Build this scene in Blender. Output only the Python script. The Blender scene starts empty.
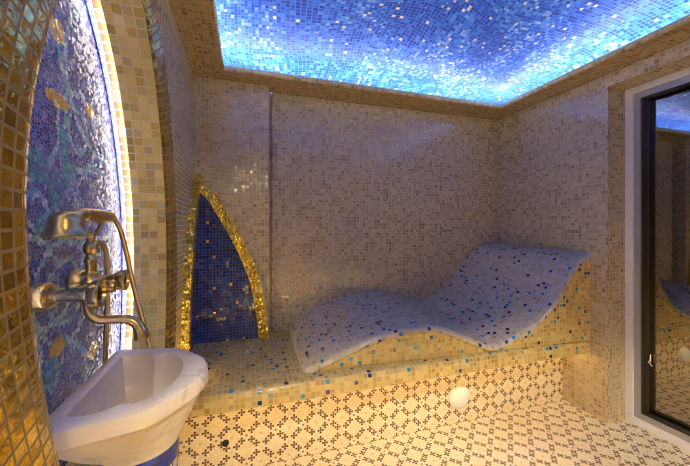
import bpy, bmesh, math, random
from mathutils import Vector, Matrix
random.seed(7)
scn = bpy.context.scene
COL = scn.collection

# ------------------------------------------------------------------ view
scn.view_settings.view_transform = 'Standard'
scn.view_settings.look = 'None'
scn.view_settings.gamma = 1
scn.view_settings.use_curve_mapping = False
scn.view_settings.exposure = 0.12
scn.cycles.filter_width = 1.1

# ------------------------------------------------------------------ room numbers (metres)
XL, XR, D = -0.317, 2.2, 2.349          # left wall, right wall, back wall
YP, XP = 2.247, 0.156                   # pilaster front and right side
ZS = 2.228                              # soffit underside
XAL, XAR, YAB = -0.136, 2.015, 2.116    # edges of the lit ceiling opening
YAF, YF = 0.02, -1.25                  # front edge of the opening, front wall
ZC = 2.335                               # blue ceiling
YR, YLIP, ZB, ZLIP = 1.719, 1.53, 0.497, 0.407   # bench riser, lip, top, lip underside
YD, ZD, XD = 1.424, 2.144, 2.356        # door recess corner, head, plane
XN = -0.47                              # niche panel plane

# ================================================================== node helper
class G:
    def __init__(s, name):
        s.mat = bpy.data.materials.new(name); s.mat.use_nodes = True
        s.nt = s.mat.node_tree; s.nt.nodes.clear()
        s.out = s.n('ShaderNodeOutputMaterial')
    def n(s, t, **kw):
        nd = s.nt.nodes.new(t)
        for k, v in kw.items(): setattr(nd, k, v)
        return nd
    def link(s, a, b): s.nt.links.new(a, b)
    def put(s, sock, v):
        if v is None: return
        if isinstance(v, bpy.types.NodeSocket): s.link(v, sock)
        else:
            if isinstance(v, tuple) and len(v) == 3 and sock.type == 'RGBA': v = (*v, 1)
            sock.default_value = v
    def m(s, op, a, b=None, c=None, clamp=False):
        nd = s.n('ShaderNodeMath', operation=op, use_clamp=clamp)
        for i, v in enumerate((a, b, c)): s.put(nd.inputs[i], v)
        return nd.outputs[0]
    def v(s, op, a, b=None, scale=None):
        nd = s.n('ShaderNodeVectorMath', operation=op)
        s.put(nd.inputs[0], a); s.put(nd.inputs[1], b)
        if scale is not None: s.put(nd.inputs['Scale'], scale)
        return nd.outputs['Value'] if op in ('LENGTH', 'DISTANCE', 'DOT_PRODUCT') else nd.outputs[0]
    def sep(s, a):
        nd = s.n('ShaderNodeSeparateXYZ'); s.put(nd.inputs[0], a); return nd.outputs
    def comb(s, x, y, z=0.0):
        nd = s.n('ShaderNodeCombineXYZ')
        for i, q in enumerate((x, y, z)): s.put(nd.inputs[i], q)
        return nd.outputs[0]
    def mix(s, f, a, b):
        nd = s.n('ShaderNodeMix', data_type='RGBA'); 
        s.put(nd.inputs[0], f); s.put(nd.inputs[6], a); s.put(nd.inputs[7], b)
        return nd.outputs[2]
    def ramp(s, f, stops, const=False):
        nd = s.n('ShaderNodeValToRGB'); cr = nd.color_ramp
        cr.interpolation = 'CONSTANT' if const else 'LINEAR'
        while len(cr.elements) < len(stops): cr.elements.new(1)
        for e, (p, c) in zip(cr.elements, stops): e.position = p; e.color = (*c, 1)
        s.put(nd.inputs[0], f); return nd.outputs[0]
    def noise(s, vec, scale, detail=2.0, rough=0.5, dist=0.0):
        nd = s.n('ShaderNodeTexNoise'); s.put(nd.inputs['Vector'], vec)
        nd.inputs['Scale'].default_value = scale; nd.inputs['Detail'].default_value = detail
        nd.inputs['Roughness'].default_value = rough; nd.inputs['Distortion'].default_value = dist
        return nd.outputs
    def white(s, vec):
        nd = s.n('ShaderNodeTexWhiteNoise', noise_dimensions='3D'); s.put(nd.inputs[0], vec)
        return nd.outputs
    def smooth(s, x, a, b):
        nd = s.n('ShaderNodeMapRange', interpolation_type='SMOOTHSTEP')
        s.put(nd.inputs[0], x); nd.inputs[1].default_value = a; nd.inputs[2].default_value = b
        return nd.outputs[0]
    def uv(s): return s.n('ShaderNodeUVMap', uv_map='UV').outputs[0]
    def bsdf(s, **kw):
        b = s.n('ShaderNodeBsdfPrincipled')
        for k, v in kw.items(): s.put(b.inputs[k.replace('_', ' ')], v)
        s.link(b.outputs[0], s.out.inputs[0]); return b
    def grid(s, size, seed=0.0, warp=None, g=0.05):
        """square mosaic grid in metres: cell id, random value, random colour, tile mask, height"""
        p = s.v('SCALE', s.uv(), scale=1.0 / size)
        if warp is not None: p = s.v('ADD', p, warp)
        cell = s.v('FLOOR', p); fr = s.v('FRACTION', p)
        x, y, _ = s.sep(fr)
        dx = s.m('MINIMUM', x, s.m('SUBTRACT', 1.0, x)); dy = s.m('MINIMUM', y, s.m('SUBTRACT', 1.0, y))
        d = s.m('MINIMUM', dx, dy)
        mask = s.smooth(d, g, g + 0.06)
        w = s.white(s.v('ADD', cell, (seed, seed * 1.7, seed * 0.3)))
        w2 = s.white(s.v('ADD', cell, (seed + 31.7, 4.1, 9.2)))
        return cell, w[0], w[1], mask, w2[0], w2[1]
    def tilt(s, col, amt, mask=None, bump=0.0015):
        geo = s.n('ShaderNodeNewGeometry')
        off = s.v('SCALE', s.v('SUBTRACT', col, (0.5, 0.5, 0.5)), scale=amt)
        nrm = s.v('NORMALIZE', s.v('ADD', geo.outputs['Normal'], off))
        if mask is None: return nrm
        b = s.n('ShaderNodeBump'); b.inputs['Strength'].default_value = 0.5
        b.inputs['Distance'].default_value = bump
        s.put(b.inputs['Height'], mask); s.put(b.inputs['Normal'], nrm)
        return b.outputs[0]

def mosaic(name, size, stops, grout, accents=(), cluster=0.35, tilt=0.10, rough=0.16, pearl=0.0, metallic=0.0, seed=1.0, g=0.06, wave=0.0, pearl_t=(250, 600)):
    """stops: constant ramp of tile colours over a random value; accents: (share, colour)"""
    q = G(name)
    cell, r, rc, mask, r2, rc2 = q.grid(size, seed, g=g)
    nz = q.noise(q.v('ADD', cell, (seed * 13, 7.7, 0.0)), 0.33, 1.0)[0]
    f = q.m('ADD', q.m('MULTIPLY', r, 1 - cluster), q.m('MULTIPLY', q.smooth(nz, 0.3, 0.7), cluster))
    col = q.ramp(f, stops, True)
    var = q.m('MULTIPLY_ADD', r2, 0.28, 0.86)
    col = q.v('SCALE', col, scale=var)
    acc = 0.0
    for share, c in accents:
        lo = q.m('GREATER_THAN', r2, acc); hi = q.m('LESS_THAN', r2, acc + share)
        col = q.mix(q.m('MULTIPLY', lo, hi), col, c); acc += share
    col = q.mix(mask, grout, col)
    nrm = q.tilt(rc, tilt, mask)
    if wave:
        b = q.n('ShaderNodeBump'); b.inputs['Strength'].default_value = wave; b.inputs['Distance'].default_value = 0.004
        wv = q.noise(q.v('ADD', q.v('SCALE', q.uv(), scale=1.0 / size), q.v('SCALE', rc2, scale=40.0)), 1.6, 2.0, 0.5, 0.6)
        q.put(b.inputs['Height'], wv[0]); q.put(b.inputs['Normal'], nrm); nrm = b.outputs[0]
    rg = q.m('MULTIPLY_ADD', mask, rough - 0.6, 0.6)
    kw = dict(Base_Color=col, Roughness=rg, Normal=nrm, Metallic=q.m('MULTIPLY', mask, metallic))
    bs = q.bsdf(**kw)
    if pearl:
        x, y, z = q.sep(rc2)
        on = q.m('MULTIPLY', q.m('LESS_THAN', x, pearl), mask)
        th = q.m('MULTIPLY', on, q.m('MULTIPLY_ADD', y, pearl_t[1] - pearl_t[0], pearl_t[0]))
        q.put(bs.inputs['Thin Film Thickness'], th); bs.inputs['Thin Film IOR'].default_value = 2.1
        q.put(bs.inputs['IOR'], q.m('MULTIPLY_ADD', q.m('MULTIPLY', on, z), 1.3, 1.5))
    return q.mat

M = {}
CREAM, SAND, TAN, BROWN = (0.58, 0.475, 0.305), (0.50, 0.40, 0.235), (0.41, 0.30, 0.15), (0.34, 0.24, 0.11)
M['wall'] = mosaic('cream wall mosaic', 0.0252, [(0, CREAM), (0.38, (0.54, 0.435, 0.275)), (0.60, SAND), (0.74, TAN), (0.87, BROWN)],
                   (0.54, 0.45, 0.30), cluster=0.3, tilt=0.06, rough=0.14, pearl=0.30, seed=1)
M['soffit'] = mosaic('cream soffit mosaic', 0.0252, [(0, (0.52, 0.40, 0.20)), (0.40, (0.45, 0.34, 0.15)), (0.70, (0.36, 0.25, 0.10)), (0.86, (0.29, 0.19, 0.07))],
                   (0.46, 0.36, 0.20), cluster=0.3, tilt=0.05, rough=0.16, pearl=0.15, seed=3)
ACC = ((0.046, (0.010, 0.014, 0.13)), (0.030, (0.03, 0.27, 0.42)))
M['bench'] = mosaic('bench mosaic', 0.0252, [(0, (0.68, 0.52, 0.20)), (0.42, (0.61, 0.45, 0.15)), (0.66, (0.52, 0.36, 0.105)), (0.86, (0.42, 0.28, 0.08))],
                   (0.62, 0.48, 0.22), accents=ACC, cluster=0.25, tilt=0.06, rough=0.15, pearl=0.12, seed=5)  # yellow deepened so the tiles carry the warm light on the front faces
M['lounger'] = mosaic('lounger mosaic', 0.0245, [(0, (0.62, 0.53, 0.39)), (0.55, (0.56, 0.47, 0.32)), (0.80, (0.45, 0.35, 0.21)), (0.93, (0.37, 0.27, 0.15))],
                   (0.58, 0.51, 0.38), accents=((0.05, (0.010, 0.015, 0.17)), (0.034, (0.02, 0.22, 0.50))), cluster=0.25, tilt=0.05, rough=0.18, pearl=0.05, seed=9)
M['reveal'] = mosaic('yellow cream pearl mosaic', 0.031, [(0, (0.72, 0.58, 0.20)), (0.45, (0.68, 0.52, 0.15)), (0.72, (0.55, 0.38, 0.09)), (0.88, (0.76, 0.66, 0.34))],
                   (0.72, 0.60, 0.30), cluster=0.15, tilt=0.10, rough=0.12, pearl=0.3, seed=11, g=0.04)
M['amber'] = mosaic('amber cream strip mosaic', 0.031, [(0, (0.32, 0.17, 0.06)), (0.5, (0.26, 0.14, 0.045)), (0.8, (0.34, 0.22, 0.10))],
                   (0.5, 0.40, 0.28), cluster=0.1, tilt=0.06, rough=0.3, seed=12)
M['gold'] = mosaic('wavy gold leaf mosaic', 0.026, [(0, (0.68, 0.43, 0.035)), (0.5, (0.52, 0.32, 0.022)), (0.8, (0.76, 0.52, 0.07))],
                   (0.34, 0.23, 0.09), cluster=0.1, tilt=0.16, rough=0.16, metallic=0.95, seed=13, g=0.05, wave=1.0)
M['gold_fine'] = mosaic('fine gold leaf mosaic', 0.017, [(0, (0.88, 0.63, 0.09)), (0.5, (0.78, 0.52, 0.06)), (0.8, (0.92, 0.72, 0.18))],
                   (0.45, 0.30, 0.10), cluster=0.1, tilt=0.8, rough=0.22, metallic=1.0, seed=17, g=0.04, wave=0.8)
M['blue_niche'] = mosaic('deep blue glass mosaic', 0.0205, [(0, (0.008, 0.018, 0.17)), (0.35, (0.012, 0.04, 0.30)), (0.6, (0.025, 0.075, 0.42)), (0.78, (0.035, 0.03, 0.16)), (0.9, (0.09, 0.12, 0.40))],
                   (0.07, 0.085, 0.18), accents=((0.025, (0.85, 0.60, 0.10)),), cluster=0.2, tilt=0.14, rough=0.10, pearl=0.2, seed=19)
M['pedestal'] = mosaic('blue white gold pedestal mosaic', 0.031, [(0, (0.62, 0.62, 0.62)), (0.35, (0.50, 0.54, 0.66)), (0.62, (0.78, 0.52, 0.14)), (0.80, (0.70, 0.66, 0.56))],
                   (0.03, 0.04, 0.12), cluster=0.1, tilt=0.1, seed=23, g=0.07)
M['blue_band'] = mosaic('cobalt band mosaic', 0.031, [(0, (0.015, 0.03, 0.32)), (0.5, (0.02, 0.05, 0.42)), (0.85, (0.03, 0.03, 0.24))],
                   (0.03, 0.04, 0.12), cluster=0.1, tilt=0.15, seed=25)

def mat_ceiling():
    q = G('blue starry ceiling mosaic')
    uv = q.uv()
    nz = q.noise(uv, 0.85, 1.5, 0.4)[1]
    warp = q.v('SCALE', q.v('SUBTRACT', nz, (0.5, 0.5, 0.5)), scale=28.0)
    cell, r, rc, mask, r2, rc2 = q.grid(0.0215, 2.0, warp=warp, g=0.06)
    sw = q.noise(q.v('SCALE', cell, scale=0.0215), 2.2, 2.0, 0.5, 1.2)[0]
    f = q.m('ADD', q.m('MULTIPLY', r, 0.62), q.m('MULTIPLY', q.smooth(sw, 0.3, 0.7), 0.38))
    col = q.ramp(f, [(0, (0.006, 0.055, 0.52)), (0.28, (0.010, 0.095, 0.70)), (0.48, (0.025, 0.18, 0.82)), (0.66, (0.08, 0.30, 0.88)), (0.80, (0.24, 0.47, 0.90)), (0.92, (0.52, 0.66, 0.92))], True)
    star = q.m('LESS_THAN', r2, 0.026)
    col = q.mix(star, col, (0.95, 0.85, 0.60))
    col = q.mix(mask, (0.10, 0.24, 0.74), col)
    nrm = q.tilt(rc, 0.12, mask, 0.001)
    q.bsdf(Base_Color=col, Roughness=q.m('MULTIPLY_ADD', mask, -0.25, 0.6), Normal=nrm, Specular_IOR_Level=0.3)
    return q.mat
M['ceiling'] = mat_ceiling()

def mat_lattice():
    """cream one-centimetre mosaic with a diamond lattice of small brown crosses"""
    q = G('brown cross lattice mosaic')
    T = 0.01225
    cell, r, rc, mask, r2, rc2 = q.grid(T, 4.0, g=0.05)
    x, y, _ = q.sep(cell)
    def fold(a):
        k = q.m('FLOORED_MODULO', q.m('ADD', a, 6.0), 12.0)
        return q.m('ABSOLUTE', q.m('SUBTRACT', k, 6.0))
    a, b = fold(x), fold(y)
    def plus(c):
        d = q.m('ADD', q.m('ABSOLUTE', q.m('SUBTRACT', a, c)), q.m('ABSOLUTE', q.m('SUBTRACT', b, c)))
        return q.m('LESS_THAN', d, 1.5)
    pl = q.m('MAXIMUM', plus(2.0), plus(4.0))
    dot = q.m('LESS_THAN', q.m('ADD', a, b), 0.5)
    a7, b7 = q.m('SUBTRACT', 6.0, a), q.m('SUBTRACT', 6.0, b)
    dot2 = q.m('LESS_THAN', q.m('ADD', a7, b7), 0.5)
    cen = q.m('LESS_THAN', q.m('ADD', a7, b), 0.5)
    col = q.ramp(r, [(0, (0.82, 0.71, 0.50)), (0.4, (0.78, 0.66, 0.43)), (0.75, (0.84, 0.76, 0.60)), (0.92, (0.86, 0.80, 0.68))], True)
    col = q.mix(cen, col, (0.62, 0.44, 0.20))
    col = q.mix(dot2, col, (0.50, 0.62, 0.66)); col = q.mix(dot, col, (0.18, 0.20, 0.30))
    dark = q.ramp(r2, [(0, (0.075, 0.035, 0.012)), (0.6, (0.12, 0.055, 0.018))], True)
    col = q.mix(pl, col, dark)
    col = q.mix(mask, (0.72, 0.60, 0.42), col)
    q.bsdf(Base_Color=col, Roughness=q.m('MULTIPLY_ADD', mask, -0.32, 0.6), Normal=q.tilt(rc, 0.06, mask, 0.0006))
    return q.mat
M['lattice'] = mat_lattice()

def mat_crackle(border=False):
    q = G('blue border chips' if border else 'blue swirl broken-tile mosaic')
    uv = q.uv()
    S = 0.0105 if not border else 0.0085
    vo = q.n('ShaderNodeTexVoronoi', voronoi_dimensions='2D', feature='F1'); q.put(vo.inputs['Vector'], uv)
    vo.inputs['Scale'].default_value = 1 / S; vo.inputs['Randomness'].default_value = 0.85
    ve = q.n('ShaderNodeTexVoronoi', voronoi_dimensions='2D', feature='DISTANCE_TO_EDGE'); q.put(ve.inputs['Vector'], uv)
    ve.inputs['Scale'].default_value = 1 / S; ve.inputs['Randomness'].default_value = 0.85
    mask = q.smooth(ve.outputs['Distance'], 0.03, 0.08)
    pos = vo.outputs['Position']
    if border:
        r = q.white(pos); 
        col = q.ramp(r[0], [(0, (0.01, 0.03, 0.32)), (0.45, (0.02, 0.07, 0.5)), (0.8, (0.10, 0.16, 0.58))], True)
        col = q.mix(mask, (0.55, 0.6, 0.75), col)
        q.bsdf(Base_Color=col, Roughness=0.25, Normal=q.tilt(r[1], 0.15)); return q.mat
    cell = q.v('FLOOR', q.v('SCALE', pos, scale=4000.0))
    w = q.white(cell); w2 = q.white(q.v('ADD', cell, (11.0, 3.0, 5.0)))
    nz = q.noise(pos, 7.0, 2.0)[0]
    f = q.m('ADD', q.m('MULTIPLY', w[0], 0.72), q.m('MULTIPLY', q.smooth(nz, 0.3, 0.7), 0.28))
    col = q.ramp(f, [(0, (0.006, 0.012, 0.20)), (0.24, (0.012, 0.035, 0.36)), (0.46, (0.03, 0.09, 0.50)), (0.62, (0.10, 0.14, 0.48)), (0.80, (0.20, 0.28, 0.58)), (0.93, (0.45, 0.50, 0.70))], True)
    def dist(cy, cz, sy=1.0, sz=1.0):
        d = q.v('SUBTRACT', pos, (cy, cz, 0.0)); d = q.v('MULTIPLY', d, (1 / sy, 1 / sz, 0.0))
        return q.v('LENGTH', d)
    aqua = q.ramp(w2[0], [(0, (0.12, 0.42, 0.66)), (0.4, (0.28, 0.56, 0.74)), (0.75, (0.50, 0.70, 0.82))], True)
    teal = q.ramp(w2[0], [(0, (0.01, 0.16, 0.34)), (0.5, (0.02, 0.30, 0.44)), (0.8, (0.10, 0.45, 0.55))], True)
    m = 0.0
    for cy, cz, r, wd in ((1.06, 1.075, .085, .009), (1.06, 1.075, .14, .008), (0.90, 1.10, .125, .009), (0.965, 1.20, .20, .007), (1.13, 1.53, .06, .007), (1.13, 1.53, .11, .008),
                          (1.25, 1.30, .14, .008), (0.93, 1.29, .042, .009), (0.80, 1.60, .26, .009), (1.30, 1.72, .24, .009), (1.05, 0.80, .13, .010), (0.85, 0.93, .10, .008), (1.20, 1.10, .06, .007)):
        m = q.m('MAXIMUM', m, q.m('LESS_THAN', q.m('ABSOLUTE', q.m('SUBTRACT', dist(cy, cz), r)), wd * .9))
    col = q.mix(m, col, aqua)
    m = 0.0
    for cy, cz, sy, sz in ((0.937, 1.395, .045, .045), (1.017, 1.345, .035, .05), (1.075, 1.40, .04, .04), (1.045, 1.475, .025, .05), (0.955, 1.255, .03, .03), (0.99, 0.88, .04, .05)):
        m = q.m('MAXIMUM', m, q.m('LESS_THAN', dist(cy, cz, sy, sz), 1.0))
    col = q.mix(m, col, teal)
    m = 0.0
    for cy, cz, sy, sz in ((1.021, 1.585, .052, .020), (1.012, 1.765, .040, .028), (1.021, 0.935, .036, .028), (1.222, 0.85, .034, .024), (1.20, 1.62, .03, .02)):
        m = q.m('MAXIMUM', m, q.m('LESS_THAN', dist(cy, cz, sy, sz), 1.0))
    col = q.mix(m, col, q.ramp(w2[0], [(0, (0.70, 0.46, 0.06)), (0.5, (0.85, 0.62, 0.14))], True))
    col = q.mix(mask, (0.24, 0.33, 0.64), col)
    q.bsdf(Base_Color=col, Roughness=0.22, Normal=q.tilt(w[1], 0.2, mask, 0.0008), Metallic=q.m('MULTIPLY', m, 0.5))
    return q.mat
M['crackle'] = mat_crackle(); M['border'] = mat_crackle(True)

def mat_marble():
    q = G('white veined marble')
    co = q.n('ShaderNodeTexCoord').outputs['Object']
    n1 = q.noise(co, 5.5, 6.0, 0.6, 1.4)[0]
    vein = q.m('SUBTRACT', 1.0, q.smooth(q.m('ABSOLUTE', q.m('SUBTRACT', n1, 0.5)), 0.0, 0.05))
    big = q.smooth(q.noise(co, 3.0, 2.0)[0], 0.46, 0.66)
    vein = q.m('MULTIPLY', vein, big)
    cloud = q.noise(co, 9.0, 4.0)[0]
    col = q.mix(q.smooth(cloud, 0.3, 0.75), (0.90, 0.80, 0.64), (0.82, 0.71, 0.56))
    col = q.mix(q.m('MULTIPLY', vein, 0.75), col, (0.40, 0.38, 0.42))
    q.bsdf(Base_Color=col, Roughness=0.28)
    return q.mat
M['marble'] = mat_marble()

def metal(name, c, rough, met=1.0):
    q = G(name)
    co = q.n('ShaderNodeTexCoord').outputs['Object']
    n1 = q.noise(co, 60.0, 3.0)[0]
    col = q.mix(q.smooth(n1, 0.3, 0.8), c, tuple(x * 0.94 for x in c))
    q.bsdf(Base_Color=col, Roughness=q.m('MULTIPLY_ADD', n1, 0.1, rough - 0.05), Metallic=met)
    return q.mat
M['bronze'] = metal('aged bronze', (0.66, 0.50, 0.22), 0.30)
M['bronze_light'] = metal('pale brushed bronze', (0.82, 0.69, 0.39), 0.28)
M['bronze_dark'] = metal('dark bronze', (0.10, 0.065, 0.035), 0.35)
M['frame'] = metal('white lacquered frame', (0.86, 0.86, 0.88), 0.3, 0.0)
M['frame_grey'] = metal('grey aluminium', (0.42, 0.42, 0.44), 0.35, 0.3)
M['gasket'] = metal('dark gasket', (0.03, 0.025, 0.02), 0.5, 0.0)
M['white'] = metal('white glazed plastic', (0.84, 0.85, 0.88), 0.25, 0.0)
M['chrome'] = metal('satin chrome', (0.75, 0.77, 0.80), 0.2)
M['dark_hole'] = metal('dark drain', (0.02, 0.012, 0.008), 0.6, 0.0)

def mat_wood():
    q = G('dark sauna wood')
    uv = q.uv()
    p = q.v('MULTIPLY', uv, (1.0, 10.0, 1.0))
    n1 = q.noise(q.v('MULTIPLY', uv, (2.0, 40.0, 1.0)), 1.5, 3.0)[0]
    fy = q.m('FRACT', q.sep(p)[1])
    gap = q.smooth(q.m('MINIMUM', fy, q.m('SUBTRACT', 1.0, fy)), 0.01, 0.04)
    col = q.mix(n1, (0.20, 0.11, 0.05), (0.12, 0.06, 0.025))
    col = q.mix(gap, (0.02, 0.01, 0.005), col)
    q.bsdf(Base_Color=col, Roughness=0.5); return q.mat
M['wood'] = mat_wood()

def mat_glass():
    q = G('dark tinted mirror glass')
    t = q.n('ShaderNodeBsdfTransparent'); t.inputs[0].default_value = (0.16, 0.13, 0.11, 1)
    g = q.n('ShaderNodeBsdfGlossy'); g.inputs['Roughness'].default_value = 0.0; g.inputs[0].default_value = (0.86, 0.82, 0.76, 1)
    mx = q.n('ShaderNodeMixShader'); mx.inputs[0].default_value = 0.34
    q.link(t.outputs[0], mx.inputs[1]); q.link(g.outputs[0], mx.inputs[2]); q.link(mx.outputs[0], q.out.inputs[0])
    return q.mat
M['glass'] = mat_glass()

def led(name, c, s):
    q = G(name); e = q.n('ShaderNodeEmission'); e.inputs[0].default_value = (*c, 1); e.inputs[1].default_value = s
    q.link(e.outputs[0], q.out.inputs[0]); return q.mat
M['led_cove'] = led('cool cove light', (0.78, 0.79, 1.0), 62.0)
M['led_niche'] = led('white niche light', (0.98, 0.95, 1.0), 42.0)
M['led_bench'] = led('warm bench light', (1.0, 0.62, 0.21), 17.0)
M['led_fill'] = led('warm white fill light', (1.0, 0.80, 0.46), 90.0)  # fill strip under the added bench, out of view
M['led_sill'] = led('amber sill light', (1.0, 0.72, 0.18), 220.0)

# ================================================================== mesh helper
class MB:
    def __init__(s): s.v = []; s.f = []; s.uv = {}; s.mi = []; s.sm = []
    def vert(s, p): s.v.append(Vector(p)); return len(s.v) - 1
    def face(s, idx, uv=None, mi=0, smooth=False):
        s.f.append(list(idx)); s.mi.append(mi); s.sm.append(smooth)
        if uv: s.uv[len(s.f) - 1] = uv
    def poly(s, pts, uv=None, mi=0, smooth=False): s.face([s.vert(p) for p in pts], uv, mi, smooth)
    def box(s, a, b, mi=0):
        (x0, y0, z0), (x1, y1, z1) = a, b
        P = [(x0,y0,z0),(x1,y0,z0),(x1,y1,z0),(x0,y1,z0),(x0,y0,z1),(x1,y0,z1),(x1,y1,z1),(x0,y1,z1)]
        i = [s.vert(p) for p in P]
        for q in ((0,3,2,1),(4,5,6,7),(0,1,5,4),(1,2,6,5),(2,3,7,6),(3,0,4,7)): s.face([i[k] for k in q], None, mi)
    def loft(s, rings, close=False, uvs=None, mi=0, smooth=True, cap=False):
        """rings: lists of points of equal length"""
        ids = [[s.vert(p) for p in r] for r in rings]
        n = len(rings[0])
        for i in range(len(rings) - 1):
            for j in range(n if close else n - 1):
                k = (j + 1) % n
                u = None
                if uvs: u = [uvs[i][j], uvs[i][j + 1], uvs[i + 1][j + 1], uvs[i + 1][j]]
                s.face([ids[i][j], ids[i][k], ids[i + 1][k], ids[i + 1][j]], u, mi, smooth)
        if cap:
            s.face(list(reversed(ids[0])), None, mi, False); s.face(ids[-1], None, mi, False)
        return ids
    def lathe(s, axis_o, axis_d, prof, n=28, mi=0, cap=True):
        """prof: (distance along axis, radius)"""
        d = Vector(axis_d).normalized(); o = Vector(axis_o)
        a = d.orthogonal().normalized(); b = d.cross(a)
        rings = [[o + d * t + (a * math.cos(2 * math.pi * k / n) + b * math.sin(2 * math.pi * k / n)) * max(r, 1e-5) for k in range(n)] for t, r in prof]
        s.loft(rings, True, None, mi, True, cap)
    def tube(s, pts, rad, n=14, mi=0, sub=8, cap=True):
        P = spline(pts, sub) if sub > 1 else [Vector(p) for p in pts]
        if not callable(rad): r0 = rad; rad = lambda t: r0
        rings = []; prev = None
        for i, p in enumerate(P):
            t = (P[min(i + 1, len(P) - 1)] - P[max(i - 1, 0)]).normalized()
            if prev is None: a = t.orthogonal().normalized()
            else: a = (prev - t * prev.dot(t)).normalized()
            prev = a; b = t.cross(a); r = rad(i / (len(P) - 1))
            rings.append([p + (a * math.cos(2 * math.pi * k / n) + b * math.sin(2 * math.pi * k / n)) * r for k in range(n)])
        s.loft(rings, True, None, mi, True, cap)
    def build(s, name, mats, parent=None, loc=(0, 0, 0), recalc=True):
        me = bpy.data.meshes.new(name); L = Vector(loc)
        me.from_pydata([p - L for p in s.v], [], s.f)
        for m_ in (mats if isinstance(mats, (list, tuple)) else [mats]): me.materials.append(m_)
        me.polygons.foreach_set('material_index', s.mi); me.polygons.foreach_set('use_smooth', s.sm)
        ul = me.uv_layers.new(name='UV')
        for p in me.polygons:
            given = s.uv.get(p.index); nr = p.normal
            ax = max(range(3), key=lambda k: abs(nr[k]))
            for k, li in enumerate(p.loop_indices):
                if given: ul.data[li].uv = given[k]
                else:
                    w = s.v[me.loops[li].vertex_index]
                    ul.data[li].uv = ((w.y, w.z), (w.x, w.z), (w.x, w.y))[ax]
        if recalc:
            bm = bmesh.new(); bm.from_mesh(me); bmesh.ops.remove_doubles(bm, verts=bm.verts, dist=1e-6)
            bmesh.ops.recalc_face_normals(bm, faces=bm.faces); bm.to_mesh(me); bm.free()
        bm = bmesh.new(); bm.from_mesh(me)
        for e_ in bm.edges:
            if len(e_.link_faces) == 2 and e_.calc_face_angle(0) > math.radians(38): e_.smooth = False
        bm.to_mesh(me); bm.free(); me.update()
        o = bpy.data.objects.new(name, me); COL.objects.link(o)
        if parent is not None: o.parent = parent
        else: o.location = L
        return o

def spline(pts, sub=8):
    P = [Vector(p) for p in pts]; out = []
    for i in range(len(P) - 1):
        p0 = P[max(i - 1, 0)]; p1 = P[i]; p2 = P[i + 1]; p3 = P[min(i + 2, len(P) - 1)]
        for k in range(sub):
            t = k / sub
            out.append(0.5 * ((2 * p1) + (p2 - p0) * t + (2 * p0 - 5 * p1 + 4 * p2 - p3) * t * t + (3 * p1 - p0 - 3 * p2 + p3) * t ** 3))
    out.append(P[-1]); return out

def thing(name, label, cat, loc):
    o = bpy.data.objects.new(name, None); COL.objects.link(o); o.location = loc
    o.empty_display_size = 0.1
    o['label'] = label; o['category'] = cat; return o
def tag(o, label, cat): o['label'] = label; o['category'] = cat; return o
def structure(o, label=None):
    o['kind'] = 'structure'
    if label: o['label'] = label
    return o

# ================================================================== SETTING
b = MB(); b.poly([(XL - .2, YF, 0), (XD + .04, YF, 0), (XD + .04, YR + .02, 0), (XL - .2, YR + .02, 0)])
structure(b.build('floor', M['lattice']), 'cream mosaic floor with brown cross lattice')

# blue ceiling: shallow dome above the opening
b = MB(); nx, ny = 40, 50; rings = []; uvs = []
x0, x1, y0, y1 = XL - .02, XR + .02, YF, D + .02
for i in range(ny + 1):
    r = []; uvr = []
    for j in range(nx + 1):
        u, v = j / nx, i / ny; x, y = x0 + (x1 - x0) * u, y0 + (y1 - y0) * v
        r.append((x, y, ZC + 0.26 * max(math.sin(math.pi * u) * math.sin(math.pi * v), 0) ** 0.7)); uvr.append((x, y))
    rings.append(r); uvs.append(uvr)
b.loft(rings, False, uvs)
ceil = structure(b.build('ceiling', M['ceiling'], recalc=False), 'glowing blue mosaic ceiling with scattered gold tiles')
b = MB(); zt = 2.60
b.poly([(x0, y0, zt), (x1, y0, zt), (x1, y1, zt), (x0, y1, zt)])

# soffit ring with a rounded lip round the opening
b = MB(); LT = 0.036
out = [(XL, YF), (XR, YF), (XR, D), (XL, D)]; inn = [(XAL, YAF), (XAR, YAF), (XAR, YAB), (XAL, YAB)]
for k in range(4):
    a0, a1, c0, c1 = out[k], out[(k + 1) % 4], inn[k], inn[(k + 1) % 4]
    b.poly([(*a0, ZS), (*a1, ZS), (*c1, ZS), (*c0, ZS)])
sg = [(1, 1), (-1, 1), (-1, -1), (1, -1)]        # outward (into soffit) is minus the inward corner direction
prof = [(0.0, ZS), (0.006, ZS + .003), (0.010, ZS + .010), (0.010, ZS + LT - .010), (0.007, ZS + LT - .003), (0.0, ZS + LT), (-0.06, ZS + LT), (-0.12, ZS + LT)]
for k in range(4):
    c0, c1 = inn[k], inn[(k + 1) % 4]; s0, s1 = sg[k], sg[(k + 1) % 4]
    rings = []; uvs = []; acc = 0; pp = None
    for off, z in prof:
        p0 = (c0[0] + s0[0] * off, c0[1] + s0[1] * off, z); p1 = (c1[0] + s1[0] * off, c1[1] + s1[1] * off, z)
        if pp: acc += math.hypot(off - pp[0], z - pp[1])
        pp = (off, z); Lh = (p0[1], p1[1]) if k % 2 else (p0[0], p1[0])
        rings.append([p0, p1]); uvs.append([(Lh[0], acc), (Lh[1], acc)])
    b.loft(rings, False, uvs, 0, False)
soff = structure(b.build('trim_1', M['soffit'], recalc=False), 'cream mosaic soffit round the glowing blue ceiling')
b = MB(); e = 0.075; z0, z1 = ZS + LT + .001, ZS + LT + .012
X0, X1, Y0, Y1 = XAL - e, XAR + e, YAF - e, YAB + e; w = .012
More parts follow.
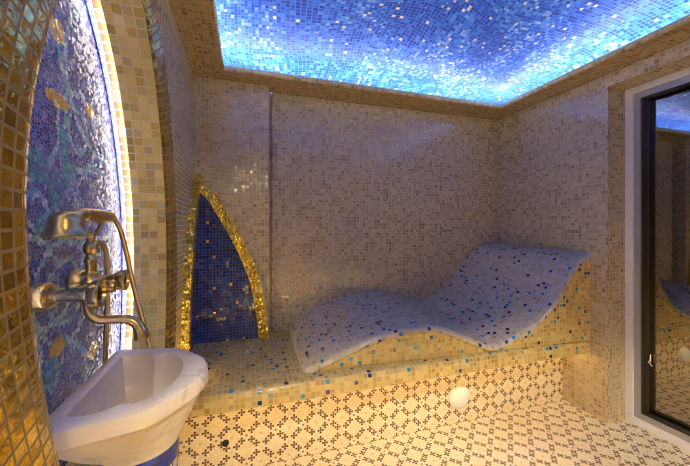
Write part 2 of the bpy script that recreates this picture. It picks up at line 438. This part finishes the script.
b.box((X0, Y0, z0), (X1, Y0 + w, z1)); b.box((X0, Y1 - w, z0), (X1, Y1, z1)); b.box((X0, Y0 + w, z0), (X0 + w, Y1 - w, z1)); b.box((X1 - w, Y0 + w, z0), (X1, Y1 - w, z1))
b.build('led_strip', M['led_cove'], soff)

for sx, tgt, ang, pw in ((.45, (.45, .72, 0), 60, 185.0), (1.50, (1.50, .75, 0), 60, 185.0), (.10, (-.36, 1.25, 1.0), 46, 75.0)):   # unseen fill spots, added in the front soffit to warm floor and basin
    b = MB(); sy = -.20 if ang == 60 else -1.0
    b.lathe((sx, sy, ZS - .001), (0, 0, -1), [(0, .045), (.004, .045), (.006, .034), (.003, .030)], 24); fx = b.build('fill_spot_ring', M['chrome'], soff)
    ld = bpy.data.lights.new('fill_spot', 'SPOT'); ld.energy = pw; ld.color = (1.0, 0.85, 0.57) if ang == 60 else (1.0, 0.78, 0.40); ld.spot_size = math.radians(ang); ld.spot_blend = 0.55; ld.shadow_soft_size = 0.03 if ang == 60 else 0.22
    lob = bpy.data.objects.new('fill_spot', ld); COL.objects.link(lob); lob.parent = soff
    lob.location = (sx, sy, ZS - .012); lob.rotation_euler = (Vector(tgt) - Vector((sx, sy, ZS))).to_track_quat('-Z', 'Y').to_euler()
b = MB(); gx = XP + .030; b.poly([(gx, D, 0), (XR + .02, D, 0), (XR + .02, D, 2.5), (gx, D, 2.5)]); b.poly([(gx, D, 0), (gx, D + .035, 0), (gx, D + .035, 2.5), (gx, D, 2.5)]); b.poly([(XL - .02, D + .035, 0), (gx, D + .035, 0), (gx, D + .035, 2.5), (XL - .02, D + .035, 2.5)])  # narrow channel beside the pilaster, added for its dark shadow line
structure(b.build('wall_back', M['wall']), 'cream and tan mosaic back wall behind the lounger')
b = MB(); b.box((XL - .02, YP, 0.02), (XP, D + .034, ZS + .001))
structure(b.build('trim_2', M['wall']), 'shallow mosaic pilaster in the back left corner')
b = MB(); b.poly([(XL - .2, YF, 0), (XR + .2, YF, 0), (XR + .2, YF, 2.5), (XL - .2, YF, 2.5)])
structure(b.build('wall_front', M['wall']))

# right wall with the door recess
YD2 = 0.42
b = MB()
b.poly([(XR, YD, 0), (XR, D, 0), (XR, D, 2.5), (XR, YD, 2.5)])
b.poly([(XR, YD2, ZD), (XR, YD, ZD), (XR, YD, 2.5), (XR, YD2, 2.5)])
b.poly([(XR, YF, 0), (XR, YD2, 0), (XR, YD2, 2.5), (XR, YF, 2.5)])
b.poly([(XR, YD, 0), (XD + .03, YD, 0), (XD + .03, YD, ZD), (XR, YD, ZD)])
b.poly([(XR, YD2, 0), (XD + .03, YD2, 0), (XD + .03, YD2, ZD), (XR, YD2, ZD)])
b.poly([(XR, YD2, ZD), (XD + .03, YD2, ZD), (XD + .03, YD, ZD), (XR, YD, ZD)])
structure(b.build('wall_right', M['wall']), 'cream mosaic right wall and door reveal')

# glazed door
def ring_frame(y0, y1, z0, z1, wd, xa, xb):
    m_ = MB()
    m_.box((xa, y0, z0), (xb, y0 + wd, z1)); m_.box((xa, y1 - wd, z0), (xb, y1, z1))
    m_.box((xa, y0 + wd, z0), (xb, y1 - wd, z0 + wd)); m_.box((xa, y0 + wd, z1 - wd), (xb, y1 - wd, z1))
    return m_
door = ring_frame(YD2 + .001, YD - .001, .001, ZD - .001, .042, XD, XD + .07).build('door_1', M['frame'])
structure(door, 'tinted glass door in a white frame')
W = .043
f2 = MB(); ya, yb, za, zb = YD2 + W, YD - W, W, ZD - W; w2 = .036
f2 = ring_frame(ya, yb, za, zb, w2, XD + .014, XD + .06); f2.build('inner_frame', M['frame_grey'], door)
f3 = ring_frame(ya + w2, yb - w2, za + w2, zb - w2, .010, XD + .020, XD + .055); f3.build('gasket', M['gasket'], door)
k = w2 + .010
XG = 2.434
M['jamb'] = metal('dark brown jamb', (0.055, 0.032, 0.016), 0.4, 0.0)
b = MB(); jy0, jy1, jz0, jz1 = ya + k, yb - k, za + k - .045, zb - k + .03
b.box((XD + .056, jy1 + .001, jz0 - .02), (XG + .03, jy1 + .02, jz1 + .02)); b.box((XD + .056, jy0 - .02, jz0 - .02), (XG + .03, jy0 - .001, jz1 + .02))
b.box((XD + .071, jy0 - .001, jz0 - .02), (XG + .03, jy1 + .001, jz0)); b.box((XD + .071, jy0 - .001, jz1), (XG + .03, jy1 + .001, jz1 + .02))
b.build('jamb', M['jamb'], door)['label'] = 'dark brown inner jamb of the door'
b = MB(); b.box((XG, jy0, jz0), (XG + .008, jy1, jz1)); b.build('glass', M['glass'], door)
b = MB(); lx, lz = XD + .064, .405
b.lathe((lx, jy1, lz), (0, -1, 0), [(0, .011), (.006, .011), (.008, .009)], 18)
b.tube([(lx, jy1 - .008, lz), (lx - .002, jy1 - .013, lz + .012), (lx - .002, jy1 - .014, lz + .05)], lambda t: .007 - .002 * t, 10)
b.tube([(lx, jy1 - .008, lz), (lx + .002, jy1 - .013, lz - .012), (lx + .006, jy1 - .018, lz - .022)], .006, 10)
b.build('latch', M['chrome'], door)['label'] = 'small bright metal latch on the dark jamb'

# dark wooden room beyond the glass
b = MB(); xs, xe, ys, ye = XD + .18, XD + 2.0, 0.0, 2.3
b.poly([(xe, ys, 0), (xe, ye, 0), (xe, ye, 2.3), (xe, ys, 2.3)]); b.poly([(xs, ye, 0), (xe, ye, 0), (xe, ye, 2.3), (xs, ye, 2.3)])
b.poly([(xs, ys, 0), (xe, ys, 0), (xe, ys, 2.3), (xs, ys, 2.3)]); b.poly([(xs, ys, 0), (xe, ys, 0), (xe, ye, 0), (xs, ye, 0)]); b.poly([(xs, ys, 2.3), (xe, ys, 2.3), (xe, ye, 2.3), (xs, ye, 2.3)])
b.poly([(xs, YD + .05, 0), (xs, ye, 0), (xs, ye, 2.3), (xs, YD + .05, 2.3)])
structure(b.build('wall_beyond', M['wood']))

# ================================================================== SINK NICHE
def resample(pts, n):
    P = spline([(p[0], p[1], 0) for p in pts], 12); L = [0]
    for i in range(1, len(P)): L.append(L[-1] + (P[i] - P[i - 1]).length)
    out = []; j = 0
    for k in range(n):
        t = L[-1] * k / (n - 1)
        while j < len(L) - 2 and L[j + 1] < t: j += 1
        q = P[j].lerp(P[j + 1], (t - L[j]) / max(L[j + 1] - L[j], 1e-9)); out.append((q.x, q.y))
    return out
ZB0 = 0.60
NEAR = [(0.78, ZB0), (0.74, .72), (.695, .822), (.651, .964), (.622, 1.089), (.608, 1.17), (.601, 1.261), (.603, 1.337), (.612, 1.416), (.627, 1.484), (.650, 1.559), (.685, 1.65), (.742, 1.76), (.83, 1.89), (.93, 2.0), (1.046, 2.10)]
FAR = [(1.40, ZB0), (1.45, .70), (1.474, .80), (1.489, .946), (1.493, 1.10), (1.487, 1.24), (1.472, 1.363), (1.437, 1.50), (1.408, 1.594), (1.335, 1.755), (1.257, 1.873), (1.158, 1.985), (1.046, 2.10)]
NS = 44
near = resample(NEAR, NS); far = resample(FAR, NS)
def offset(line, d, side):
    """shift a polyline outward from the opening by d; side +1 for the far leg"""
    out = []
    for i, p in enumerate(line):
        a = line[max(i - 1, 0)]; c = line[min(i + 1, len(line) - 1)]
        tx, tz = c[0] - a[0], c[1] - a[1]; l = math.hypot(tx, tz); nx_, nz_ = tz / l, -tx / l
        if side < 0: nx_, nz_ = -nx_, -nz_
        out.append((p[0] + nx_ * d, p[1] + nz_ * d))
    # meet at the apex on the centre line
    t = out[-1]; pr = out[-2]
    dx = t[0] - pr[0]
    if abs(dx) > 1e-6:
        k_ = (1.046 - pr[0]) / dx; out[-1] = (1.046, pr[1] + (t[1] - pr[1]) * k_)
    return out
def lens(line):
    L = [0]
    for i in range(1, len(line)): L.append(L[-1] + math.hypot(line[i][0] - line[i - 1][0], line[i][1] - line[i - 1][1]))
    return L
def sweep(mb, steps, smooth=True):
    """steps: list of (outward offset, X); surface swept along both legs"""
    for line, side in ((near, -1), (far, 1)):
        L = lens(line); rings = []; uvs = []; acc = 0; pp = None
        for off, X in steps:
            ln = offset(line, off, side) if off else line
            if pp: acc += math.hypot(off - pp[0], X - pp[1])
            pp = (off, X)
            rings.append([(X, y, z) for y, z in ln]); uvs.append([(acc, l) for l in L])
        mb.loft(rings, False, uvs, 0, smooth)

# left wall with the arched opening
b = MB(); ZT = 2.5
fo = offset(far, .05, 1); no = offset(near, .05, -1)
for i in range(NS - 1):
    b.poly([(XL, fo[i][0], fo[i][1]), (XL, D, fo[i][1]), (XL, D, fo[i + 1][1]), (XL, fo[i + 1][0], fo[i + 1][1])])
    b.poly([(XL, no[i][0], no[i][1]), (XL, YF, no[i][1]), (XL, YF, no[i + 1][1]), (XL, no[i + 1][0], no[i + 1][1])])
b.poly([(XL, YF, no[-1][1]), (XL, 1.046, no[-1][1]), (XL, 1.046, ZT), (XL, YF, ZT)])
b.poly([(XL, D, fo[-1][1]), (XL, 1.046, fo[-1][1]), (XL, 1.046, ZT), (XL, D, ZT)])
b.poly([(XL, YF, 0), (XL, D, 0), (XL, D, fo[0][1]), (XL, YF, no[0][1])])
structure(b.build('wall_left', M['wall']), 'cream mosaic left wall round the basin niche')

niche = thing('wall_niche', 'tall pointed gold-framed niche with blue swirl mosaic behind the marble basin', 'niche', (XL, 1.046, ZB0))
NL = niche.location
b = MB(); sweep(b, [(0.0, XL), (.012, XL + .008), (.030, XL + .012), (.06, XL + .013), (.15, XL + .012), (.162, XL + .001)]); b.build('arch_frame', M['gold'], niche, NL, False)
b = MB(); sweep(b, [(0.0, XL), (0.0, -.435)]); sweep(b, [(0.0, -.435), (.016, -.4350)], False)
b.poly([(XL + .01, near[0][0], ZB0), (XL + .01, far[0][0], ZB0), (XN, far[0][0], ZB0), (XN, near[0][0], ZB0)])
b.build('arch_reveal', M['reveal'], niche, NL, False)['label'] = 'yellow cream pearl tiled inner reveal of the arch'
b = MB(); sweep(b, [(.016, -.4350), (.016, XN)]); b.build('inner_strip', M['amber'], niche, NL, False)['label'] = 'glowing amber tile strip edging the panel'
b = MB(); sweep(b, [(.002, -.4354), (.013, -.4354)], False); b.build('led_strip', M['led_niche'], niche, NL, False)
b = MB()
fp = offset(far, .016, 1); npn = offset(near, .016, -1)
for i in range(NS - 1):
    pts = [(npn[i]), (fp[i]), (fp[i + 1]), (npn[i + 1])]
    b.poly([(XN, y, z) for y, z in pts], [(y, z) for y, z in pts])
b.build('mosaic_panel', M['crackle'], niche, NL, False)
b = MB()
for line, side in ((near, -1), (far, 1)):
    a_ = offset(line, .016, side); c_ = offset(line, -.022, side)
    for i in range(NS - 2):
        pts = [a_[i], c_[i], c_[i + 1], a_[i + 1]]
        b.poly([(XN + .003, y, z) for y, z in pts], [(y, z) for y, z in pts])
b.build('border', M['border'], niche, NL, False)['label'] = 'narrow cobalt chip border round the panel'

# ================================================================== CORNER NICHE (pointed arch folded round the corner)
cn = thing('corner_niche', 'small pointed gold arch with deep blue glass tiles on the back left corner', 'niche', (XL, YP, ZB))
HALF = [(.466, ZB + .001), (.450, .66), (.426, .82), (.39, .95), (.347, 1.063), (.30, 1.17), (.251, 1.266), (.19, 1.375), (.126, 1.476), (.06, 1.545), (0.0, 1.600)]
outer = resample(HALF, 30)
def inset(line, d):
    o_ = []
    for i, p in enumerate(line):
        a = line[max(i - 1, 0)]; c = line[min(i + 1, len(line) - 1)]
        tx, tz = c[0] - a[0], c[1] - a[1]; l = math.hypot(tx, tz); q = (p[0] - tz / l * d, p[1] + tx / l * d)
        o_.append((max(q[0], 0.0), q[1] if q[0] > 0 else None))
    o_ = [q for q in o_ if q[1] is not None]
    a, c = o_[-2], o_[-1]; k_ = c[0] / max(a[0] - c[0], 1e-6); o_.append((0.0, c[1] + (c[1] - a[1]) * k_))
    pts = resample(o_, 30); pts[0] = (pts[0][0], ZB + .001); pts[-1] = (0.0, pts[-1][1]); return pts
inner = inset(outer, .064)
TH = .042
def back(p, t): return (XL + p[0], YP - t, p[1])
def left(p, t): return (XL + t, YP - p[0], p[1])
for nm, fn in (('frame', back), ('frame', left)):
    b = MB(); L = lens(outer)
    rows = [[fn(p, 0.0005) for p in outer], [fn(p, TH) for p in outer], [fn(p, TH) for p in inner], [fn(p, 0.0005) for p in inner]]
    vs = [0, TH, TH + .064, 2 * TH + .064]
    b.loft(rows, False, [[(vv, l) for l in L] for vv in vs], 0, False)
    b.build('frame', M['gold_fine'], cn, cn.location, False)
for fn in (back, left):
    b = MB()
    for i in range(len(inner) - 1):
        p, q = inner[i], inner[i + 1]
        b.poly([fn((0, p[1]), .006), fn(p, .006), fn(q, .006), fn((0, q[1]), .006)])
    b.build('glass_tile_panel', M['blue_niche'], cn, cn.location, True)

# ================================================================== BENCH
bench = thing('tiled_bench', 'built-in mosaic bench along the back wall under the wavy lounger', 'bench', (XR / 2, YR, 0))
b = MB(); R = .030; prof = [(D - .003, ZB), (YLIP + R, ZB)]
for k in range(1, 7):
    a = math.pi / 2 * k / 6; prof.append((YLIP + R - R * math.sin(a), ZB - R + R * math.cos(a)))
prof += [(YLIP, ZLIP + .012), (YLIP + .004, ZLIP + .003), (YLIP + .012, ZLIP), (YR, ZLIP), (YR, ZLIP + .001)]
acc = 0; rings = []; uvs = []; pp = None
for y, z in prof:
    if pp: acc += math.hypot(y - pp[0], z - pp[1])
    pp = (y, z); rings.append([(XL + .001, y, z), (XR - .001, y, z)]); uvs.append([(XL, acc), (XR, acc)])
b.loft(rings, False, uvs, 0, True)
b.build('bench_top', M['bench'], bench, bench.location, False)
b = MB(); pts = [(XL + .001, YR, 0), (XR - .001, YR, 0), (XR - .001, YR, ZLIP), (XL + .001, YR, ZLIP)]
b.poly(pts, [(p[0], p[2] - .02) for p in pts]); b.build('riser', M['lattice'], bench, bench.location)['label'] = 'bench front with brown cross lattice on cream'
b = MB(); b.box((XL + .05, 1.590, ZLIP - .007), (XR - .02, 1.602, ZLIP - .001)); b.build('led_strip', M['led_bench'], bench, bench.location)
b = MB(); b.box((XL + .004, 1.56, ZB + .002), (XL + .010, 1.78, ZB + .010)); 
sill = b.build('led_strip', M['led_sill'], bench, bench.location)

# unseen bench added behind the camera to carry a warm fill strip
fb = thing('tiled_bench', 'unseen bench added along the front wall to hold a fill light', 'bench', (XR / 2, -0.6, 0))
b = MB(); yl, yr_ = -.45, -.62
prof = [(YF + .003, ZB), (yl - R, ZB)] + [(yl - R + R * math.sin(math.pi / 2 * k / 6), ZB - R + R * math.cos(math.pi / 2 * k / 6)) for k in range(1, 7)] + [(yl, ZLIP), (yr_, ZLIP)]
acc = 0; rings = []; uvs = []; pp = None
for y, z in prof:
    if pp: acc += math.hypot(y - pp[0], z - pp[1])
    pp = (y, z); rings.append([(XL + .001, y, z), (XR - .001, y, z)]); uvs.append([(XL, acc), (XR, acc)])
b.loft(rings, False, uvs, 0, True); b.build('bench_top', M['bench'], fb, fb.location, False)
b = MB(); b.poly([(XL + .001, yr_, 0), (XR - .001, yr_, 0), (XR - .001, yr_, ZLIP), (XL + .001, yr_, ZLIP)]); b.build('riser', M['lattice'], fb, fb.location)
b = MB(); b.box((XL + .05, yr_ + .03, ZLIP - .010), (XR - .05, yr_ + .05, ZLIP - .001)); b.build('led_strip', M['led_fill'], fb, fb.location)

# ================================================================== LOUNGER
FP = [(.282, .498), (.292, .512), (.335, .530), (.43, .568), (.60, .628), (.77, .672), (.962, .688), (1.09, .672), (1.225, .618), (1.365, .558), (1.45, .536), (1.545, .566), (1.73, .640), (1.885, .768), (1.995, .915), (2.09, 1.025), (2.198, 1.085)]
BP = [(.290, .500), (.300, .560), (.350, .600), (.463, .655), (.610, .700), (.770, .730), (.947, .747), (1.08, .738), (1.21, .705), (1.33, .658), (1.42, .640), (1.50, .665), (1.62, .745), (1.76, .875), (1.88, 1.0), (1.98, 1.078), (2.198, 1.115)]
F3 = [(x, z) for x, z in [(v.x, v.y) for v in spline([(p[0], p[1], 0) for p in FP], 5)]]
B3 = [(x, z) for x, z in [(v.x, v.y) for v in spline([(p[0], p[1], 0) for p in BP], 5)]]
n = len(F3)
def yfront(x): return 1.62 + (1.515 - 1.62) * min(max((x - .27) / 1.93, 0), 1)
arc = [0]
for i in range(1, n):
    arc.append(arc[-1] + 0.5 * (math.hypot(F3[i][0] - F3[i-1][0], F3[i][1] - F3[i-1][1]) + math.hypot(B3[i][0] - B3[i-1][0], B3[i][1] - B3[i-1][1])))
b = MB(); RR = .034; cols = []; uvc = []
for i in range(n):
    (fx, fz), (bx, bz) = F3[i], B3[i]; yf = yfront(fx); c = []; u = []
    for k in range(0, 6):                      # rounded front edge
        a = math.pi / 2 * k / 5
        c.append((fx, yf + RR - RR * math.cos(a), fz - RR + RR * math.sin(a))); u.append((arc[i], yf - RR * .57 + RR * 1.57 * k / 5))
    for k in range(1, 11):
        t = k / 10; e_ = t
        c.append((fx + (bx - fx) * e_, yf + RR + (D - .003 - yf - RR) * t, fz + (bz - fz) * (e_ ** .85))); u.append((arc[i], yf + RR + (D - .003 - yf - RR) * t))
    c = [(x, y, max(z, ZB + .001)) for x, y, z in c]
    cols.append(c); uvc.append(u)
b.loft(cols, False, uvc, 0, True)
lo = thing('tiled_lounger', 'wavy built-in mosaic lounger with blue tiles resting on the bench', 'lounger', (1.25, 1.95, ZB))
b.poly([(c[0], c[1], c[2]) for c in cols[0]] + [(cols[0][-1][0], D - .003, ZB + .001)], None, 0)
b.build('reclining_surface', M['lounger'], lo, lo.location, False)
b = MB(); low = [[(c[0][0], c[0][1], c[0][2]), (c[0][0], c[0][1] + .012, max(c[0][2] - .012, ZB + .001)), (c[0][0], c[0][1] + .014, ZB + .001)] for c in cols]
b.loft(low, False, [[(p[0], p[2]) for p in r] for r in low], 0, False)
b.build('side_panel', M['bench'], lo, lo.location, False)['label'] = 'front side of the lounger, warm light put into its yellow tiles'

# white cap and drain hole on the riser
b = MB(); b.lathe((1.305, YR - .001, .163), (0, -1, 0), [(0, .074), (.006, .074), (.010, .070), (.012, .064), (.017, .062), (.026, .050), (.032, .030), (.034, .004)], 40)
tag(b.build('vent_cover', M['white'], None, (1.305, YR, .163)), 'round white domed cover on the patterned bench front', 'vent cover')
b = MB(); b.lathe((-.096, YR, .155), (0, -1, 0), [(.0, .017), (.004, .017), (.005, .014), (.002, .010)], 20)
tag(b.build('drain_outlet', M['dark_hole'], None, (-.096, YR, .155)), 'small dark round outlet low on the bench front beside the basin', 'outlet')

# ================================================================== BASIN
basin = thing('wash_basin', 'white veined marble basin on a tiled pedestal under the bronze faucet', 'basin', (-.27, .985, 0))
YC = .985
OUTH = [(-.402, .238), (-.30, .215), (-.21, .192), (-.155, .130), (-.118, .070), (-.104, 0.0)]
INH = [(-.372, .150), (-.335, .168), (-.300, .166), (-.266, .142), (-.235, .150), (-.196, .110), (-.176, .055), (-.170, 0.0)]
def outline(H, n, smooth):
    right = [(x, YC + d) for x, d in H]; lft = [(x, YC - d) for x, d in reversed(H[:-1])]
    pts = right + lft
    if smooth: P = [(v.x, v.y) for v in spline([(p[0], p[1], 0) for p in pts], 6)]
    else: P = pts
    P.append(P[0])
    L = lens(P); o_ = []; j = 0
    for k in range(n):
        t = L[-1] * k / n
        while j < len(L) - 2 and L[j + 1] < t: j += 1
        s_ = (t - L[j]) / max(L[j + 1] - L[j], 1e-9); o_.append((P[j][0] + (P[j+1][0] - P[j][0]) * s_, P[j][1] + (P[j+1][1] - P[j][1]) * s_))
    return o_
def inner_outline():
    A = [(-.366, .166), (-.335, .172), (-.300, .165), (-.268, .138)]; B_ = [(-.268, .138), (-.243, .150), (-.205, .122), (-.178, .065), (-.170, 0.0)]
    h = [(v.x, v.y) for v in spline([(p[0], p[1], 0) for p in A], 10)][:-1] + [(v.x, v.y) for v in spline([(p[0], p[1], 0) for p in B_], 10)]
    return [(x, YC + d) for x, d in h] + [(x, YC - d) for x, d in reversed(h[:-1])]
def by_angle(pts, c, n):
    """radius of the outline at n even angles round c"""
    res = []
    for k in range(n):
        a = 2 * math.pi * k / n; dx, dy = math.cos(a), math.sin(a); best = None
        for i in range(len(pts)):
            p, q = pts[i], pts[(i + 1) % len(pts)]
            ex, ey = q[0] - p[0], q[1] - p[1]; den = dx * ey - dy * ex
            if abs(den) < 1e-12: continue
            t = ((p[0] - c[0]) * ey - (p[1] - c[1]) * ex) / den; s_ = ((p[0] - c[0]) * dy - (p[1] - c[1]) * dx) / den
            if t > 0 and -1e-6 <= s_ <= 1 + 1e-6 and (best is None or t > best): best = t
        res.append((c[0] + dx * best, c[1] + dy * best))
    return res
CC = (-.27, YC); NB = 240
OUTL = by_angle(outline(OUTH, 200, True), CC, NB); INL = by_angle(inner_outline(), CC, NB)
def ringz(pts, s_, z, c=CC): return [(c[0] + (p[0] - c[0]) * s_, c[1] + (p[1] - c[1]) * s_, z) for p in pts]
def lerp_ring(A, B, t, z): return [(a[0] + (q[0] - a[0]) * t, a[1] + (q[1] - a[1]) * t, z) for a, q in zip(A, B)]
circ = [(CC[0] + .090 * math.cos(2 * math.pi * k / NB), CC[1] + .090 * math.sin(2 * math.pi * k / NB)) for k in range(NB)]
ZR = .85
rings = []
for t, z in ((1.0, .655), (1.0, .665), (.93, .680), (.80, .700), (.64, .722), (.50, .745), (.37, .767), (.23, .785), (.20, .794), (.17, .803)): rings.append(lerp_ring(OUTL, circ, t, z))
for s_, z in ((.985, .807), (1.008, .813), (1.006, .830), (1.0, .840), (.985, .847), (.95, .850)): rings.append(ringz(OUTL, s_, z))
rings += [lerp_ring(OUTL, INL, .5, ZR), lerp_ring(OUTL, INL, .9, ZR), ringz(INL, 1.0, ZR - .002), ringz(INL, .975, ZR - .010)]
for s_, z in ((.94, .82), (.88, .775), (.80, .735), (.66, .718), (.35, .712), (.05, .710)): rings.append(ringz(INL, s_, z, (-.275, YC)))
b = MB(); b.loft(rings, True, None, 0, True, True)
b.build('bowl', M['marble'], basin, basin.location)
b = MB(); rp = .089; nseg = 40
def cyl(mb, r, zs, mi=0):
    rr = [[(CC[0] + r * math.cos(2 * math.pi * k / nseg), CC[1] + r * math.sin(2 * math.pi * k / nseg), z) for k in range(nseg + 1)] for z in zs]
    mb.loft(rr, False, [[(r * 2 * math.pi * k / nseg, z) for k in range(nseg + 1)] for z in zs], mi, True)
cyl(b, rp, [0.001, .28, .64]); b.build('pedestal', M['pedestal'], basin, basin.location, False)
b = MB(); cyl(b, rp + .003, [.625, .668]); b.build('pedestal_band', M['blue_band'], basin, basin.location, False)['label'] = 'cobalt tile band under the bowl'

# ================================================================== FAUCET
fa = thing('bath_faucet', 'aged bronze wall faucet with a telephone-style hand shower above the basin', 'faucet', (XN, 1.01, 1.09))
FL = fa.location
YN, YFR, ZF = .925, 1.096, 1.088
for y, z in ((YN, 1.087), (YFR, 1.094)):
    b = MB(); b.lathe((XN + .0035, y, z), (1, 0, 0), [(0, .034), (.022, .034), (.027, .031), (.029, .024), (.024, .022)], 32); e_ = b.build('escutcheon', M['bronze_light'], fa, FL)
    b = MB(); b.lathe((XN + .022, y, z), (1, 0, 0), [(0, .019), (.022, .019), (.024, .017)], 10); b.build('union_nut', M['bronze_light'], fa, FL)
    b = MB(); b.lathe((XN + .044, y, z), (1, 0, 0), [(0, .0165), (.045, .0165), (.052, .019), (.062, .019)], 24); b.build('valve_body', M['bronze_light'], fa, FL)
    hx = XN + .106; s_ = 1.28 if y == YN else 1.12
    b = MB(); b.lathe((hx, y, z), (1, 0, 0), [(t_, r_ * s_) for t_, r_ in ((0, .016), (.006, .024), (.016, .027), (.024, .0275), (.027, .025), (.027, .020), (.018, .018), (.018, .002))], 30, 0); hd = b.build('handle', M['bronze'], fa, FL)
    for k in range(4):
        a = math.pi / 4 + k * math.pi / 2; b = MB()
        cy, cz = y + .024 * s_ * math.cos(a), z + .024 * s_ * math.sin(a)
        b.lathe((hx + .004, cy, cz), (1, 0, 0), [(0, .004), (.006, .0065), (.017, .0065), (.022, .003)], 10); b.build('lobe', M['bronze'], hd, FL)
    b = MB(); b.lathe((hx + .0185, y, z), (1, 0, 0), [(0, .0165 * s_), (.003, .013 * s_), (.004, .002)], 20); b.build('button', M['bronze_dark'], hd, FL)['label'] = 'dark recessed handle centre'
xc_ = -.393
b = MB(); b.tube([(xc_ - .005, YN, ZF), (xc_, 1.01, ZF + .002), (xc_ - .005, YFR, ZF + .006)], .0165, 20)
b.lathe((xc_, 1.01, 1.065), (0, 0, 1), [(0, .016), (.008, .022), (.04, .022), (.052, .016)], 24); b.build('mixer_body', M['bronze'], fa, FL)
b = MB(); b.lathe((xc_, 1.01, ZF + .002), (1, 0, 0), [(0, .012), (.03, .012), (.034, .015), (.05, .017), (.056, .015), (.058, .008)], 20); b.build('diverter_knob', M['bronze'], fa, FL)
b = MB(); b.lathe((xc_, 1.01, 1.112), (0, 0, 1), [(0, .0155), (.010, .0155), (.012, .018), (.018, .018), (.020, .0125), (.042, .0125), (.044, .016), (.052, .016), (.056, .0125), (.066, .011), (.072, .016), (.086, .018), (.096, .014), (.100, .010), (.112, .009), (.116, .011), (.122, .010)], 24); b.build('column', M['bronze'], fa, FL)
b = MB(); zc_ = 1.236
b.tube([(xc_, 1.01, zc_ - .008), (xc_, 1.035, zc_ - .004), (xc_, 1.060, zc_ + .010), (xc_ + .004, 1.072, zc_ + .030)], .0065, 10)
b.tube([(xc_, 1.01, zc_ - .008), (xc_, .985, zc_ - .002), (xc_, .965, zc_ + .014), (xc_ + .004, .958, zc_ + .030)], .0065, 10)
b.build('cradle', M['bronze'], fa, FL)
b = MB(); b.tube([(xc_ + .002, .998, 1.085), (xc_ + .002, .992, 1.050), (xc_ + .008, .988, 1.022), (xc_ + .028, .987, 1.008), (xc_ + .062, .987, 1.006), (xc_ + .092, .987, 1.003), (xc_ + .112, .987, .990), (xc_ + .123, .987, .966), (xc_ + .126, .987, .950)],
    lambda t: .0155 - .0045 * math.sin(math.pi * min(t * 1.15, 1)) + (.004 * max(0, (t - .8) / .2)), 18); b.build('spout', M['bronze'], fa, FL)
hs = thing  # hand shower parts hang on the faucet's cradle
b = MB(); yb_, zb_ = .893, 1.226
b.lathe((xc_ - .002, yb_, zb_), (0, 0, 1), [(0, .042), (.003, .045), (.006, .045), (.010, .041), (.020, .036), (.034, .034), (.046, .032), (.054, .027), (.060, .016), (.062, .002)], 40); b.build('shower_head', M['bronze'], fa, FL)
b = MB(); b.tube([(xc_, .915, 1.270), (xc_, .94, 1.2805), (xc_, .965, 1.283), (xc_, 1.06, 1.282), (xc_, 1.12, 1.2815), (xc_, 1.155, 1.279)], lambda t: .0135 + .005 * math.exp(-((t - .62) / .22) ** 2) - .002 * (t > .93), 18, 0, 6); b.build('handset_grip', M['bronze'], fa, FL)
for y_ in (.968, 1.128):
    b = MB(); b.lathe((xc_, y_ - .005, 1.282), (0, 1, 0), [(0, .013), (.002, .0165), (.008, .0165), (.010, .013)], 22); b.build('grip_ring', M['bronze_light'], fa, FL)
b = MB(); b.tube([(xc_, 1.150, 1.279), (xc_, 1.178, 1.270), (-.386, 1.202, 1.235), (-.378, 1.222, 1.17), (-.364, 1.262, 1.028), (-.345, 1.352, .81), (-.350, 1.385, .715), (-.385, 1.372, .655), (-.420, 1.29, .68), (-.430, 1.215, .78), (-.430, 1.206, .85), (-.425, 1.205, 1.0), (-.405, 1.148, 1.13), (-.395, 1.105, 1.185), (xc_, 1.07, 1.205), (xc_, 1.01, 1.204)], .0072, 12, 0, 10)
b.build('shower_hose', M['bronze'], fa, FL)

# ================================================================== CAMERA
cam = bpy.data.cameras.new('camera'); cam.sensor_width = 36; cam.sensor_fit = 'HORIZONTAL'
cam.lens = 317.1 / 690 * 36; cam.shift_y = -(233 - 227.4) / 690; cam.clip_start = 0.02
co = bpy.data.objects.new('camera', cam); COL.objects.link(co)
co.location = (0, 0, 1.25); co.rotation_euler = (math.radians(90), 0, math.radians(-17.44))
scn.camera = co
w = bpy.data.worlds.new('world'); scn.world = w; w.use_nodes = True
w.node_tree.nodes['Background'].inputs[0].default_value = (0.02, 0.02, 0.03, 1); w.node_tree.nodes['Background'].inputs[1].default_value = 1.0
